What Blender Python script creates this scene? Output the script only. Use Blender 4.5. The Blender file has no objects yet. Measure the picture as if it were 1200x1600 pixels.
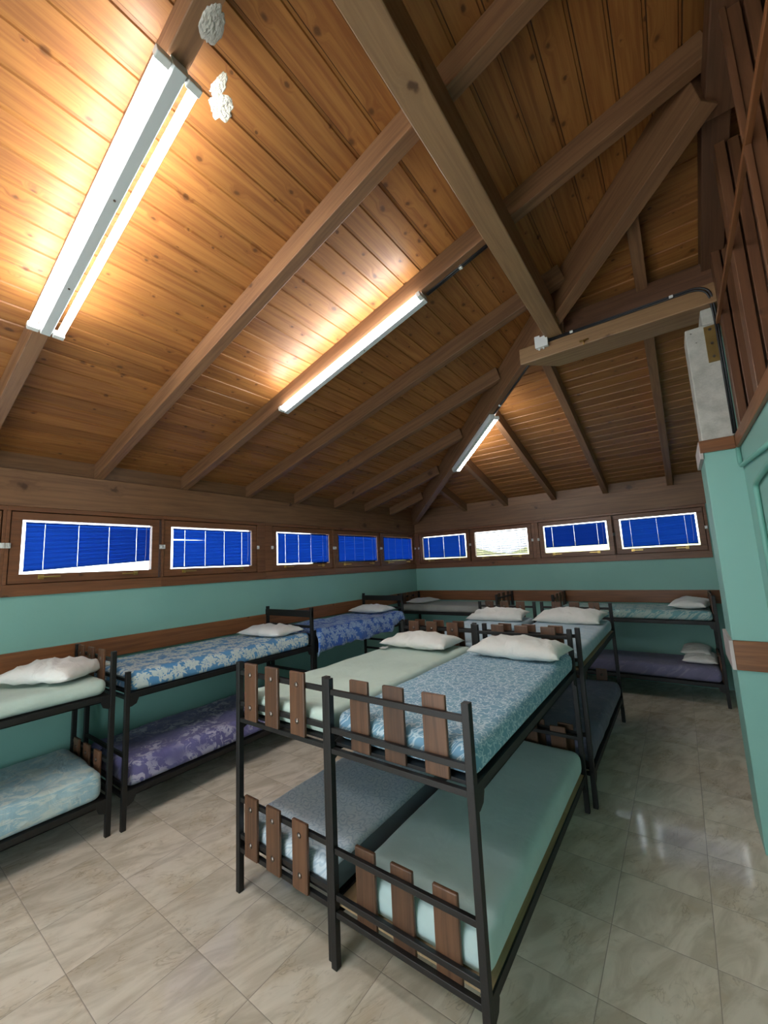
import bpy, math, random
from mathutils import Vector, Matrix, noise

scene = bpy.context.scene
COL = scene.collection
random.seed(7)
PI = math.pi

# ------------------------------------------------------------------ room data
XW, YB = -4.414, 7.10          # left wall face, back wall face
SL = 0.282                     # roof slope
ZE = 2.785                     # rafter underside at the wall
RD = 0.145                     # rafter depth
XR = 0.40                      # right wall face / ridge line
YF = -2.6                      # wall behind the camera
ZS, ZT = 1.735, 2.46           # window band

def zl(x): return ZE + SL * (x - XW)          # rafter underside, left slope
def zb(y): return ZE + SL * (YB - y)          # rafter underside, back slope

# ------------------------------------------------------------------ materials
class NT:
    def __init__(s, name):
        s.m = bpy.data.materials.new(name); s.m.use_nodes = True
        s.t = s.m.node_tree; s.n = s.t.nodes; s.l = s.t.links
        s.n.clear()
        s.out = s.n.new('ShaderNodeOutputMaterial')
    def put(s, sock, v):
        if v is None: return
        if hasattr(v, 'links'): s.l.new(v, sock)
        else:
            if sock.type == 'RGBA' and len(v) == 3: v = (*v, 1)
            sock.default_value = v
    def node(s, typ, ins=None, **props):
        n = s.n.new(typ)
        for k, v in props.items(): setattr(n, k, v)
        for k, v in (ins or {}).items(): s.put(n.inputs[k], v)
        return n
    def math(s, op, a, b=0.0, c=0.0, clamp=False):
        n = s.node('ShaderNodeMath', {0: a, 1: b, 2: c}, operation=op); n.use_clamp = clamp
        return n.outputs[0]
    def vmath(s, op, a, b=None):
        n = s.node('ShaderNodeVectorMath', {0: a}, operation=op)
        if b is not None: s.put(n.inputs[1], b)
        return n.outputs[0]
    def mix(s, f, a, b, blend='MIX'):
        n = s.n.new('ShaderNodeMix'); n.data_type = 'RGBA'; n.blend_type = blend
        s.put(n.inputs[0], f); s.put(n.inputs[6], a); s.put(n.inputs[7], b)
        return n.outputs[2]
    def noise(s, vec, scale, detail=2.0, rough=0.5, dist=0.0):
        n = s.node('ShaderNodeTexNoise', {'Vector': vec, 'Scale': scale, 'Detail': detail, 'Roughness': rough, 'Distortion': dist})
        return n.outputs[0]
    def step(s, v, lo, hi):
        n = s.node('ShaderNodeMapRange', {0: v, 1: lo, 2: hi, 3: 0.0, 4: 1.0}); n.interpolation_type = 'SMOOTHSTEP'
        return n.outputs[0]
    def obj(s): return s.node('ShaderNodeTexCoord').outputs['Object']
    def xyz(s, v):
        n = s.node('ShaderNodeSeparateXYZ', {0: v}); return n.outputs[0], n.outputs[1], n.outputs[2]
    def comb(s, x, y, z): return s.node('ShaderNodeCombineXYZ', {0: x, 1: y, 2: z}).outputs[0]
    def bump(s, h, strength, dist=0.01):
        return s.node('ShaderNodeBump', {'Height': h, 'Strength': strength, 'Distance': dist}).outputs[0]
    def bsdf(s, color, rough=0.5, normal=None, metal=0.0, spec=0.5, **kw):
        n = s.node('ShaderNodeBsdfPrincipled', {'Base Color': color, 'Roughness': rough, 'Metallic': metal, 'Specular IOR Level': spec})
        if normal is not None: s.put(n.inputs['Normal'], normal)
        for k, v in kw.items(): s.put(n.inputs[k], v)
        s.l.new(n.outputs[0], s.out.inputs[0])
        return s.m

def plain(name, col, rough=0.5, metal=0.0, bump=0.0, bscale=60, var=0.0):
    t = NT(name); o = t.obj(); c = (*col, 1)
    if var:
        c = t.mix(t.step(t.noise(o, 6, 4), .3, .7), tuple(x * (1 - var) for x in col), tuple(min(1, x * (1 + var)) for x in col))
    nrm = t.bump(t.noise(o, bscale, 3), bump) if bump else None
    return t.bsdf(c, rough, nrm, metal)

def wood(name, light, dark, axis='X', rough=0.4, island=False, knots=0.6, tone=0.25, cell=5.0, spec=0.5, knotcol=(0.05, 0.018, 0.006)):
    t = NT(name)
    x, y, z = t.xyz(t.obj())
    u, v, w = {'X': (x, y, z), 'Y': (y, x, z), 'Z': (z, x, y)}[axis]
    if island:
        rnd = t.node('ShaderNodeNewGeometry').outputs['Random Per Island']
    else:
        rnd = t.node('ShaderNodeObjectInfo').outputs['Random']
    off = t.math('MULTIPLY', rnd, 37.0)
    uo = t.math('ADD', u, off)
    vo = t.math('ADD', v, t.math('MULTIPLY', rnd, 11.3))
    p = t.comb(uo, vo, w)
    # knots: a few cells carry one
    vor = t.node('ShaderNodeTexVoronoi', voronoi_dimensions='2D')
    t.put(vor.inputs['Vector'], t.comb(t.math('MULTIPLY', uo, 0.7), t.math('ADD', vo, t.math('MULTIPLY', w, 1.0 if not island else 0.0)), 0.0)); t.put(vor.inputs['Scale'], cell)
    d = vor.outputs['Distance']
    cr, cr2, cr3 = t.xyz(vor.outputs['Color'])
    has = t.math('GREATER_THAN', cr, 1.0 - knots)
    nz = t.noise(p, 25, 2)
    dd = t.math('ADD', d, t.math('MULTIPLY', t.math('SUBTRACT', nz, .5), .16))
    dd = t.math('MULTIPLY', dd, t.math('ADD', .75, t.math('MULTIPLY', cr2, 1.9)))
    kn = t.math('MULTIPLY', t.math('SUBTRACT', 1.0, t.step(dd, .03, .13)), has)
    halo = t.math('MULTIPLY', t.math('SUBTRACT', 1.0, t.step(dd, .08, .36)), has)
    # grain pulled along the board and bent round the knots
    vg = t.math('ADD', vo, t.math('MULTIPLY', halo, .025))
    gp = t.comb(t.math('MULTIPLY', uo, 1.1), t.math('MULTIPLY', vg, 24.0), t.math('MULTIPLY', w, 24.0))
    g = t.noise(gp, 1.6, 4, .6, .6)
    fine = t.noise(t.comb(t.math('MULTIPLY', uo, 6), t.math('MULTIPLY', vg, 240), t.math('MULTIPLY', w, 240)), 1.0, 2)
    c = t.mix(t.step(g, .32, .72), light, dark)
    c = t.mix(t.math('MULTIPLY', fine, .35), c, dark)
    c = t.mix(t.math('MULTIPLY', halo, .35), c, dark)
    c = t.mix(t.math('MULTIPLY', kn, .85), c, knotcol)
    tn = t.math('ADD', 1.0 - tone, t.math('MULTIPLY', t.node('ShaderNodeTexWhiteNoise', {'W': t.math('MULTIPLY', rnd, 91.7)}, noise_dimensions='1D').outputs[0], 2 * tone))
    c = t.mix(1.0, c, t.comb(tn, tn, tn), 'MULTIPLY')
    nrm = t.bump(t.math('ADD', t.math('MULTIPLY', g, .5), t.math('MULTIPLY', kn, -.6)), .25, .004)
    r = t.math('ADD', rough, t.math('MULTIPLY', t.math('SUBTRACT', g, .5), .25))
    return t.bsdf(c, r, nrm, 0, spec)

PL, PD = (0.36, 0.155, 0.042), (0.215, 0.078, 0.021)
M = {}
M['ceilY'] = wood('varnished pine boards along Y', PL, PD, 'Y', .44, True, .5, .16, 8.0, .4, (0.085, 0.030, 0.009))
M['ceilX'] = wood('varnished pine boards along X', PL, PD, 'X', .44, True, .5, .16, 8.0, .4, (0.085, 0.030, 0.009))
M['beam'] = wood('stained pine beam', (0.26, 0.130, 0.060), (0.16, 0.075, 0.036), 'X', .5, False, .35, .12, 2.6)
M['beamlt'] = wood('light pine beam', (0.31, 0.180, 0.085), (0.21, 0.115, 0.055), 'X', .45, False, .35, .10, 3)
M['beamdk'] = wood('dark stained beam', (0.16, 0.072, 0.036), (0.095, 0.042, 0.022), 'X', .5, False, .3, .12, 2.6)
M['frameZ'] = wood('window wood', (0.225, 0.090, 0.038), (0.135, 0.052, 0.022), 'Y', .4, False, .3, .1, 4)
M['frameX'] = wood('window wood along X', (0.225, 0.090, 0.038), (0.135, 0.052, 0.022), 'X', .4, False, .3, .1, 4)
M['rail'] = wood('wall rail wood', (0.27, 0.108, 0.038), (0.165, 0.060, 0.022), 'X', .4, False, .4, .1, 4)
M['stud'] = wood('stud wood', (0.17, 0.072, 0.031), (0.105, 0.042, 0.019), 'Z', .45, False, .3, .12, 4)
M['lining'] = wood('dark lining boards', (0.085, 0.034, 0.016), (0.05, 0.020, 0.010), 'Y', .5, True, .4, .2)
M['slat'] = wood('bed slat wood', (0.135, 0.062, 0.030), (0.072, 0.032, 0.016), 'Z', .42, False, .06, .22, 9)
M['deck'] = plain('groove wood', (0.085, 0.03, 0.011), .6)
M['ply'] = wood('pale plywood', (0.50, 0.34, 0.19), (0.38, 0.24, 0.12), 'Y', .6, False, .1, .1)
M['steel'] = plain('black painted steel', (0.0045, 0.0040, 0.0040), .5, 0, .08, 90)
M['bolt'] = plain('dull steel bolt', (0.20, 0.17, 0.15), .35, 1.0)
M['brass'] = plain('brass', (0.62, 0.40, 0.13), .32, 1.0)
M['oldbrass'] = plain('weathered brass plate', (0.30, 0.20, 0.07), .45, .8, .2, 30, .2)
M['white'] = plain('white plastic', (0.72, 0.72, 0.70), .4)
M['lampgrey'] = plain('white painted lamp steel', (0.60, 0.63, 0.64), .38)
M['cable'] = plain('black cable', (0.012, 0.012, 0.014), .45)
M['cord'] = plain('blind cord', (0.7, 0.72, 0.75), .6)
M['plaster'] = plain('flaky white plaster', (0.62, 0.60, 0.52), .9, 0, 1.0, 90, .3)
M['plasterg'] = plain('grey plaster', (0.42, 0.39, 0.35), .9, 0, .8, 60, .2)
M['pale'] = plain('pale painted board end', (0.52, 0.46, 0.44), .6, 0, .1, 40, .12)
M['conduit'] = plain('turquoise painted conduit', (0.17, 0.42, 0.35), .45)

def wall_mat():
    t = NT('turquoise wall paint'); o = t.obj()
    c = t.mix(t.step(t.noise(o, 1.3, 4), .3, .7), (0.225, 0.455, 0.400), (0.250, 0.490, 0.430))
    return t.bsdf(c, .5, t.bump(t.noise(o, 40, 4), .12, .006), 0, .4)
M['wall'] = wall_mat()

def concrete():
    t = NT('rough concrete'); o = t.obj()
    n = t.noise(o, 9, 6, .65)
    c = t.mix(t.step(n, .3, .7), (0.36, 0.35, 0.31), (0.52, 0.51, 0.46))
    v = t.node('ShaderNodeTexVoronoi', {'Vector': o, 'Scale': 22.0}).outputs['Distance']
    pit = t.math('MULTIPLY', t.math('SUBTRACT', 1.0, t.step(v, .06, .16)), t.math('GREATER_THAN', t.noise(o, 6), .52))
    c = t.mix(t.math('MULTIPLY', pit, .7), c, (0.12, 0.11, 0.09))
    return t.bsdf(c, .9, t.bump(t.math('SUBTRACT', n, pit), .6, .012))
M['concrete'] = concrete()

def floor_mat():
    t = NT('marbled floor tiles'); o = t.obj(); x, y, z = t.xyz(o)
    S = .4155
    ux = t.math('DIVIDE', t.math('ADD', x, 2.155), S); uy = t.math('DIVIDE', t.math('SUBTRACT', y, 1.211), S)
    ix, iy = t.math('FLOOR', ux), t.math('FLOOR', uy)
    fx, fy = t.math('FRACT', ux), t.math('FRACT', uy)
    wn = t.node('ShaderNodeTexWhiteNoise', {'Vector': t.comb(ix, iy, 0.0)}, noise_dimensions='3D')
    r = wn.outputs[0]
    off = t.vmath('SCALE', wn.outputs[1]); off.node.inputs['Scale'].default_value = 17.0
    p = t.vmath('ADD', t.comb(x, y, 0.0), off)
    px, py, pz = t.xyz(p)
    # veins run mostly along Y with a slant
    a = t.math('ADD', t.math('MULTIPLY', px, .93), t.math('MULTIPLY', py, -.36))
    b = t.math('ADD', t.math('MULTIPLY', px, .36), t.math('MULTIPLY', py, .93))
    st = t.comb(t.math('MULTIPLY', a, 3.2), b, pz)
    n1 = t.noise(st, 2.6, 5, .6, .8)
    n2 = t.noise(p, 5, 4, .6)
    n3 = t.noise(st, 4.5, 3, .55, 1.6)
    vein = t.math('SUBTRACT', 1.0, t.step(t.math('ABSOLUTE', t.math('SUBTRACT', n3, .5)), .0, .035))
    vein = t.math('MULTIPLY', vein, t.step(n2, .45, .65))
    c = t.mix(t.step(n1, .35, .68), (0.76, 0.69, 0.58), (0.55, 0.485, 0.385))
    c = t.mix(t.math('MULTIPLY', t.step(n2, .48, .72), .45), c, (0.56, 0.45, 0.30))
    c = t.mix(t.math('MULTIPLY', vein, .5), c, (0.32, 0.265, 0.20))
    tn = t.math('ADD', .94, t.math('MULTIPLY', r, .12)); c = t.mix(1.0, c, t.comb(tn, tn, tn), 'MULTIPLY')
    ex = t.math('MINIMUM', fx, t.math('SUBTRACT', 1.0, fx)); ey = t.math('MINIMUM', fy, t.math('SUBTRACT', 1.0, fy))
    e = t.math('MINIMUM', ex, ey)
    g = t.math('SUBTRACT', 1.0, t.step(e, .0028, .0052))
    c = t.mix(t.math('MULTIPLY', g, .85), c, (0.24, 0.20, 0.16))
    bev = t.step(e, .003, .014)
    rough = t.math('ADD', .035, t.math('MULTIPLY', t.noise(o, 9, 4), .13))
    rough = t.math('ADD', rough, t.math('MULTIPLY', g, .3))
    h = t.math('ADD', bev, t.math('MULTIPLY', t.noise(p, 8, 4), .35))
    return t.bsdf(c, rough, t.bump(h, .12, .006), 0, .5)
M['floor'] = floor_mat()

# ---- bed fabrics
def fab(t, c, h=None, rough=.85, wr=.35):
    o = t.obj()
    wv = t.noise(o, 260, 1)
    wrk = t.noise(o, 7, 3, .5, .8)
    hh = t.math('ADD', t.math('MULTIPLY', wrk, 1.0), t.math('MULTIPLY', wv, .06))
    return t.bsdf(c, rough, t.bump(hh, wr, .03), 0, .2, **{'Sheen Weight': .15})

def f_plain(name, a, b, stain=None, wr=.35):
    t = NT(name); o = t.obj()
    c = t.mix(t.step(t.noise(o, 3, 5, .6), .3, .7), a, b)
    if stain:
        c = t.mix(t.math('MULTIPLY', t.step(t.noise(o, 2.2, 5, .7, .4), .54, .72), .45), c, stain)
    return fab(t, c, wr=wr)

def petals(t, vec, cell, rad, n, line=None, rnd=.35):
    v = t.node('ShaderNodeTexVoronoi', {'Vector': vec, 'Scale': cell, 'Randomness': rnd}, feature='F1')
    v.voronoi_dimensions = '2D'
    sc = t.vmath('SCALE', vec); sc.node.inputs['Scale'].default_value = cell
    po = t.vmath('SCALE', v.outputs['Position']); po.node.inputs['Scale'].default_value = cell
    lx, ly, lz = t.xyz(t.vmath('SUBTRACT', sc, po))
    ang = t.math('ARCTAN2', ly, lx)
    col = t.xyz(v.outputs['Color'])[0]
    r = t.math('SQRT', t.math('ADD', t.math('MULTIPLY', lx, lx), t.math('MULTIPLY', ly, ly)))
    w = t.math('ADD', 1.0, t.math('MULTIPLY', t.math('COSINE', t.math('ADD', t.math('MULTIPLY', ang, n), t.math('MULTIPLY', col, 6.28))), .32))
    return t.math('DIVIDE', r, t.math('MULTIPLY', w, rad))     # 1 at the petal edge

def flat2(t):
    """cloth coordinates: top (x, y), sides folded down onto them"""
    x, y, z = t.xyz(t.obj())
    return t.comb(t.math('ADD', x, t.math('MULTIPLY', z, -1.0)), t.math('ADD', y, t.math('MULTIPLY', z, .35)), 0.0)

def f_damask(name, base, base2, fl, cell=9, thr=.5):
    """big leafy damask: clusters of blobs between winding bands"""
    t = NT(name); p = flat2(t)
    d = t.node('ShaderNodeTexNoise', {'Vector': p, 'Scale': 7.0, 'Detail': 2.0})
    q = t.vmath('ADD', p, t.vmath('MULTIPLY', t.vmath('SUBTRACT', d.outputs[1], (.5, .5, .5)), (.10, .10, 0)))
    x, y, z = t.xyz(q)
    s1 = t.math('SINE', t.math('MULTIPLY', t.math('ADD', x, t.math('MULTIPLY', t.math('SINE', t.math('MULTIPLY', y, 24.0)), .055)), 26.0))
    cl = t.step(s1, -.55, .35)
    fl1 = petals(t, q, cell * 3.2, .52, 5, rnd=.8)
    fl2 = petals(t, q, cell, .36, 7, rnd=.3)
    m1 = t.math('MULTIPLY', t.math('SUBTRACT', 1.0, t.step(fl1, .82, 1.0)), cl)
    m2 = t.math('SUBTRACT', 1.0, t.step(fl2, .85, 1.0))
    hole = t.math('SUBTRACT', 1.0, t.math('MULTIPLY', t.step(fl2, .30, .38), t.math('SUBTRACT', 1.0, t.step(fl2, .44, .52))))
    m = t.math('MAXIMUM', m1, t.math('MULTIPLY', m2, hole))
    b = t.mix(t.step(t.noise(p, 3, 3), .35, .65), base, base2)
    return fab(t, t.mix(t.math('MULTIPLY', m, .9), b, fl), wr=.45)

def f_swirl(name, base, line, dark, scale=26, bands=15.0, lw=.45):
    """fine paisley-like curls: contour lines of a noise, with small flowers"""
    t = NT(name); p = flat2(t)
    n = t.noise(p, scale * .62, 1.5, .5, .9)
    s = t.math('SINE', t.math('MULTIPLY', n, bands * 2.6))
    m = t.step(s, lw, lw + .3)
    fl = petals(t, p, scale * .30, .34, 5, rnd=.5)
    ring = t.math('MULTIPLY', t.step(fl, .75, .85), t.math('SUBTRACT', 1.0, t.step(fl, 1.0, 1.1)))
    ins = t.math('SUBTRACT', 1.0, t.step(fl, .95, 1.05))
    m = t.math('MAXIMUM', t.math('MULTIPLY', m, t.math('SUBTRACT', 1.0, ins)), ring)
    b = t.mix(t.step(t.noise(p, 2.5, 3), .35, .65), base, dark)
    return fab(t, t.mix(t.math('MULTIPLY', m, .8), b, line), wr=.3)

def f_lineflower(name, base, line, tint, cell=9):
    t = NT(name); p = flat2(t)
    f1 = petals(t, p, cell, .40, 4, rnd=.35)
    f2 = petals(t, t.vmath('ADD', p, (.31, .17, 0)), cell * 1.7, .36, 5, rnd=.7)
    def ring(f, a, b): return t.math('MULTIPLY', t.step(f, a - .07, a), t.math('SUBTRACT', 1.0, t.step(f, b, b + .07)))
    m = t.math('MAXIMUM', ring(f1, .86, .98), ring(f1, .36, .5))
    m2 = t.math('MULTIPLY', ring(f2, .78, .96), t.step(f1, 1.0, 1.15))
    m = t.math('MAXIMUM', m, m2)
    n = t.noise(p, 15, 1, .5, .8)
    cur = t.math('MULTIPLY', t.step(t.math('SINE', t.math('MULTIPLY', n, 40.0)), .6, .85), t.step(f1, 1.05, 1.2))
    m = t.math('MAXIMUM', m, t.math('MULTIPLY', cur, .4))
    b = t.mix(t.step(t.noise(p, 4, 3), .4, .65), base, tint)
    return fab(t, t.mix(t.math('MULTIPLY', m, .48), b, line), wr=.2)

def f_splotch(name, base, dark, fl, scale=11, lo=.55, hi=.62, amt=.75):
    t = NT(name); p = flat2(t)
    n = t.noise(p, scale, 5, .65, 1.2)
    k = t.noise(p, 3, 2)
    m = t.math('MULTIPLY', t.step(n, lo, hi), t.step(k, .35, .6))
    b = t.mix(t.step(t.noise(p, 4, 3), .35, .65), base, dark)
    return fab(t, t.mix(t.math('MULTIPLY', m, amt), b, fl), wr=.45)

def f_stroke(name):
    """pale teal cloth with whitish broken brush strokes along the bed"""
    t = NT(name); x, y, z = t.xyz(t.obj())
    p = t.comb(t.math('MULTIPLY', x, 2.5), t.math('MULTIPLY', y, 2.0), t.math('MULTIPLY', z, 9.0))
    n = t.noise(p, 3.2, 4, .6, 1.4)
    n2 = t.noise(t.comb(t.math('MULTIPLY', x, 3), t.math('MULTIPLY', y, 9), t.math('MULTIPLY', z, 3)), 2.2, 3, .6, 1.0)
    m = t.math('MAXIMUM', t.step(n, .50, .60), t.math('MULTIPLY', t.step(n2, .58, .66), .8))
    b = t.mix(t.step(t.noise(t.obj(), 5, 3), .4, .6), (0.26, 0.42, 0.49), (0.36, 0.51, 0.55))
    return fab(t, t.mix(t.math('MULTIPLY', m, .7), b, (0.56, 0.62, 0.56)), wr=.5)

F = dict(
    mint=f_plain('mint cotton', (0.45, 0.57, 0.51), (0.52, 0.64, 0.575)),
    mint2=f_plain('grey green cotton', (0.44, 0.555, 0.50), (0.51, 0.625, 0.565)),
    sheet=f_plain('aqua fitted sheet', (0.46, 0.60, 0.60), (0.52, 0.66, 0.65), wr=.2),
    damask=f_damask('blue damask', (0.085, 0.255, 0.50), (0.11, 0.30, 0.54), (0.60, 0.67, 0.64), 7),
    royal=f_damask('royal blue damask', (0.035, 0.10, 0.42), (0.05, 0.15, 0.50), (0.30, 0.42, 0.62), 8),
    swirl=f_swirl('teal paisley', (0.19, 0.36, 0.48), (0.58, 0.69, 0.74), (0.16, 0.31, 0.45), 34),
    lineflower=f_lineflower('pale blue line flowers', (0.60, 0.69, 0.76), (0.24, 0.38, 0.50), (0.64, 0.71, 0.75), 7),
    purple=f_splotch('purple floral', (0.150, 0.142, 0.32), (0.115, 0.110, 0.26), (0.50, 0.49, 0.62), 12, .50, .56, .8),
    stroke=f_stroke('teal brush strokes'),
    paleblue=f_splotch('pale blue fabric', (0.42, 0.55, 0.64), (0.36, 0.50, 0.60), (0.60, 0.68, 0.70), 16, .5, .58, .6),
    greypurple=f_splotch('grey purple fabric', (0.17, 0.17, 0.25), (0.14, 0.14, 0.21), (0.28, 0.28, 0.36), 10, .5, .66, .5),
    tealflower=f_damask('teal flowers', (0.14, 0.33, 0.37), (0.17, 0.36, 0.39), (0.45, 0.57, 0.53), 8),
    grey=f_plain('grey cotton', (0.30, 0.31, 0.28), (0.36, 0.36, 0.33)),
    dimpurple=f_splotch('dusky purple fabric', (0.20, 0.19, 0.31), (0.165, 0.16, 0.26), (0.36, 0.35, 0.45), 12, .52, .66, .5),
    piping=f_plain('slate mattress border', (0.17, 0.21, 0.24), (0.20, 0.24, 0.27), wr=.15),
    white=f_plain('white pillowcase', (0.74, 0.74, 0.71), (0.80, 0.80, 0.77), wr=.8),
    offwhite=f_plain('off white pillowcase', (0.68, 0.68, 0.65), (0.74, 0.74, 0.71), wr=.7),
    tag=f_plain('white care tag', (.75, .75, .75), (.78, .78, .78)),
)

def emit(name, col, s):
    t = NT(name)
    e = t.node('ShaderNodeEmission', {'Color': (*col, 1), 'Strength': s}); t.l.new(e.outputs[0], t.out.inputs[0]); return t.m
TUBE = 30.0
M['tube'] = emit('lit fluorescent tube', (0.98, 0.985, 0.97), TUBE)

def blind_mat(name, col, tr):
    t = NT(name)
    d = t.node('ShaderNodeBsdfDiffuse', {'Color': (*col, 1)}); r = t.node('ShaderNodeBsdfTranslucent', {'Color': (*tr, 1)})
    m = t.node('ShaderNodeAddShader', {0: d.outputs[0], 1: r.outputs[0]}); t.l.new(m.outputs[0], t.out.inputs[0]); return t.m
M['blind'] = blind_mat('blue blind slats', (0.012, 0.055, 0.30), (0.003, 0.028, 0.175))
M['blindw'] = blind_mat('pale open blind slats', (0.16, 0.17, 0.20), (0.05, 0.055, 0.07))

def glass():
    t = NT('window glass')
    g = t.node('ShaderNodeBsdfGlossy', {'Color': (1, 1, 1, 1), 'Roughness': .02}); tr = t.node('ShaderNodeBsdfTransparent', {'Color': (.95, .97, .97, 1)})
    f = t.node('ShaderNodeFresnel', {'IOR': 1.45})
    m = t.node('ShaderNodeMixShader', {0: f.outputs[0], 1: tr.outputs[0], 2: g.outputs[0]}); t.l.new(m.outputs[0], t.out.inputs[0]); return t.m
M['glass'] = glass()

def hill_mat():
    t = NT('dry grassy hillside'); o = t.obj()
    c = t.mix(t.step(t.noise(o, 1.2, 6, .7), .4, .6), (0.50, 0.46, 0.20), (0.24, 0.26, 0.09))
    return t.bsdf(c, .9)
M['hill'] = hill_mat()

# ------------------------------------------------------------------ mesh tools
class MB:
    def __init__(s): s.v = []; s.f = []
    def box(s, x0, x1, y0, y1, z0, z1):
        b = len(s.v)
        s.v += [(x, y, z) for z in (z0, z1) for y in (y0, y1) for x in (x0, x1)]
        s.f += [tuple(b + i for i in q) for q in ((0, 2, 3, 1), (4, 5, 7, 6), (0, 1, 5, 4), (2, 6, 7, 3), (0, 4, 6, 2), (1, 3, 7, 5))]
        return s
    def poly(s, pts):
        b = len(s.v); s.v += [tuple(p) for p in pts]; s.f.append(tuple(range(b, b + len(pts)))); return s
    def prism(s, pts, d):
        """closed polygon pushed along vector d"""
        b = len(s.v); n = len(pts); d = Vector(d)
        s.v += [tuple(p) for p in pts] + [tuple(Vector(p) + d) for p in pts]
        s.f.append(tuple(range(b + n - 1, b - 1, -1))); s.f.append(tuple(range(b + n, b + 2 * n)))
        for i in range(n):
            j = (i + 1) % n; s.f.append((b + i, b + j, b + n + j, b + n + i))
        return s
    def tube(s, pts, r, seg=10, cap=True):
        pts = [Vector(p) for p in pts]; b = len(s.v); n = len(pts); prev = None
        for i, p in enumerate(pts):
            t = ((pts[min(i + 1, n - 1)] - p).normalized() + (p - pts[max(i - 1, 0)]).normalized()).normalized()
            if prev is None:
                a = Vector((0, 0, 1)) if abs(t.z) < .9 else Vector((1, 0, 0))
                e = t.cross(a).normalized()
            else:
                e = (prev - t * prev.dot(t)).normalized()
            prev = e; g = t.cross(e)
            rr = r[i] if isinstance(r, (list, tuple)) else r
            s.v += [tuple(p + (e * math.cos(2 * PI * k / seg) + g * math.sin(2 * PI * k / seg)) * rr) for k in range(seg)]
        for i in range(n - 1):
            for k in range(seg):
                k2 = (k + 1) % seg
                s.f.append((b + i * seg + k, b + i * seg + k2, b + (i + 1) * seg + k2, b + (i + 1) * seg + k))
        if cap:
            s.f.append(tuple(b + k for k in range(seg - 1, -1, -1))); s.f.append(tuple(b + (n - 1) * seg + k for k in range(seg)))
        return s
    def build(s, name, mat, parent=None, bevel=0.0, smooth=False, origin=None, seg=2, mw=None):
        me = bpy.data.meshes.new(name)
        v = s.v if origin is None else [(a - origin[0], b - origin[1], c - origin[2]) for a, b, c in s.v]
        me.from_pydata(v, [], s.f); me.validate()
        if mat is not None: me.materials.append(mat)
        import bmesh
        bm = bmesh.new(); bm.from_mesh(me); bmesh.ops.recalc_face_normals(bm, faces=bm.faces); bm.to_mesh(me); bm.free()
        if smooth:
            for p in me.polygons: p.use_smooth = True
        o = bpy.data.objects.new(name, me); COL.objects.link(o)
        if mw is not None: o.matrix_world = mw
        elif origin is not None: o.location = origin
        if parent is not None: o.parent = parent
        if bevel:
            m = o.modifiers.new('edge', 'BEVEL'); m.width = bevel; m.segments = seg; m.limit_method = 'ANGLE'; m.angle_limit = .6
        return o

def tag(o, label, cat, group=None):
    o['label'] = label; o['category'] = cat
    if group: o['group'] = group
    return o
def thing(name, label, cat, loc=(0, 0, 0), rz=0.0, group=None, mw=None):
    o = bpy.data.objects.new(name, None); COL.objects.link(o); o.empty_display_size = .1
    if mw is not None: o.matrix_world = mw
    else: o.location = loc; o.rotation_euler = (0, 0, rz)
    return tag(o, label, cat, group)
def struct(o): o['kind'] = 'structure'; return o
def frame(p0, d, side):
    """matrix: local X along d, local Y along side, local Z up-ish"""
    d = Vector(d).normalized(); y = Vector(side); y = (y - d * y.dot(d)).normalized(); z = d.cross(y)
    m = Matrix((d, y, z)).transposed().to_4x4(); m.translation = Vector(p0); return m
def beam(name, p0, p1, y0, y1, z0, z1, mat, side=(0, 1, 0), bevel=.004, ext0=0, ext1=0):
    L = (Vector(p1) - Vector(p0)).length
    return MB().box(-ext0, L + ext1, y0, y1, z0, z1).build(name, mat, None, bevel, mw=frame(p0, Vector(p1) - Vector(p0), side))

# ------------------------------------------------------------------ setting
T = .2
struct(MB().box(XW - T, .75, YF - T, YB + T, -.15, 0).build('floor', M['floor'], None))
w = MB().box(XW - T, XW, YF - T, YB + T, 0, ZS).box(XW - T, XW, YF - T, YB + T, ZT, 3.02)
w.box(XW - T, XW, YF - T, -.60, ZS, ZT)
struct(w.build('wall_left', M['wall']))
w = MB().box(XW, .75, YB, YB + T, 0, ZS).box(XW, .75, YB, YB + T, ZT, 3.02).box(.36, .75, YB, YB + T, ZS, ZT)
struct(w.build('wall_back', M['wall']))
w = MB().box(XR, .75, YF, 3.463, 0, 2.52)
struct(w.build('wall_right', M['wall']))
w = MB().box(.207, .75, 3.463, 3.92, 0, 2.52)
struct(w.build('wall_pier', M['wall'], None, .006))
struct(MB().box(.50, .75, 3.92, YB, 0, 3.9).build('wall_right', M['wall']))
# wall behind the camera, with a wide opening added to let in fill light
DX0, DX1, DZ = -3.0, -.5, 2.15
w = MB().box(XW, DX0, YF - T, YF, 0, ZE + RD + .05).box(DX1, .75, YF - T, YF, 0, ZE + RD + .05)
w.prism([(DX0, YF, DZ), (DX1, YF, DZ), (DX1, YF, ZE + RD + .05), (DX0, YF, ZE + RD + .05)], (0, -T, 0))
w.prism([(XW, YF, ZE + RD + .05), (.75, YF, ZE + RD + .05), (.75, YF, 4.5), (XR, YF, zl(XR) + RD + .05)], (0, -T, 0))
struct(w.build('wall_front', M['wall']))
w = MB()
for q in (DX0, (DX0 + DX1) / 2 - .03, DX1 - .06): w.box(q, q + .06, YF - .12, YF - .04, 0, DZ)
w.box(DX0, DX1, YF - .12, YF - .04, DZ - .06, DZ).box(DX0, DX1, YF - .12, YF - .04, 0, .08)
struct(w.build('fill_opening_1', M['frameX']))  # frame of the added opening, unseen, there for fill daylight
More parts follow.
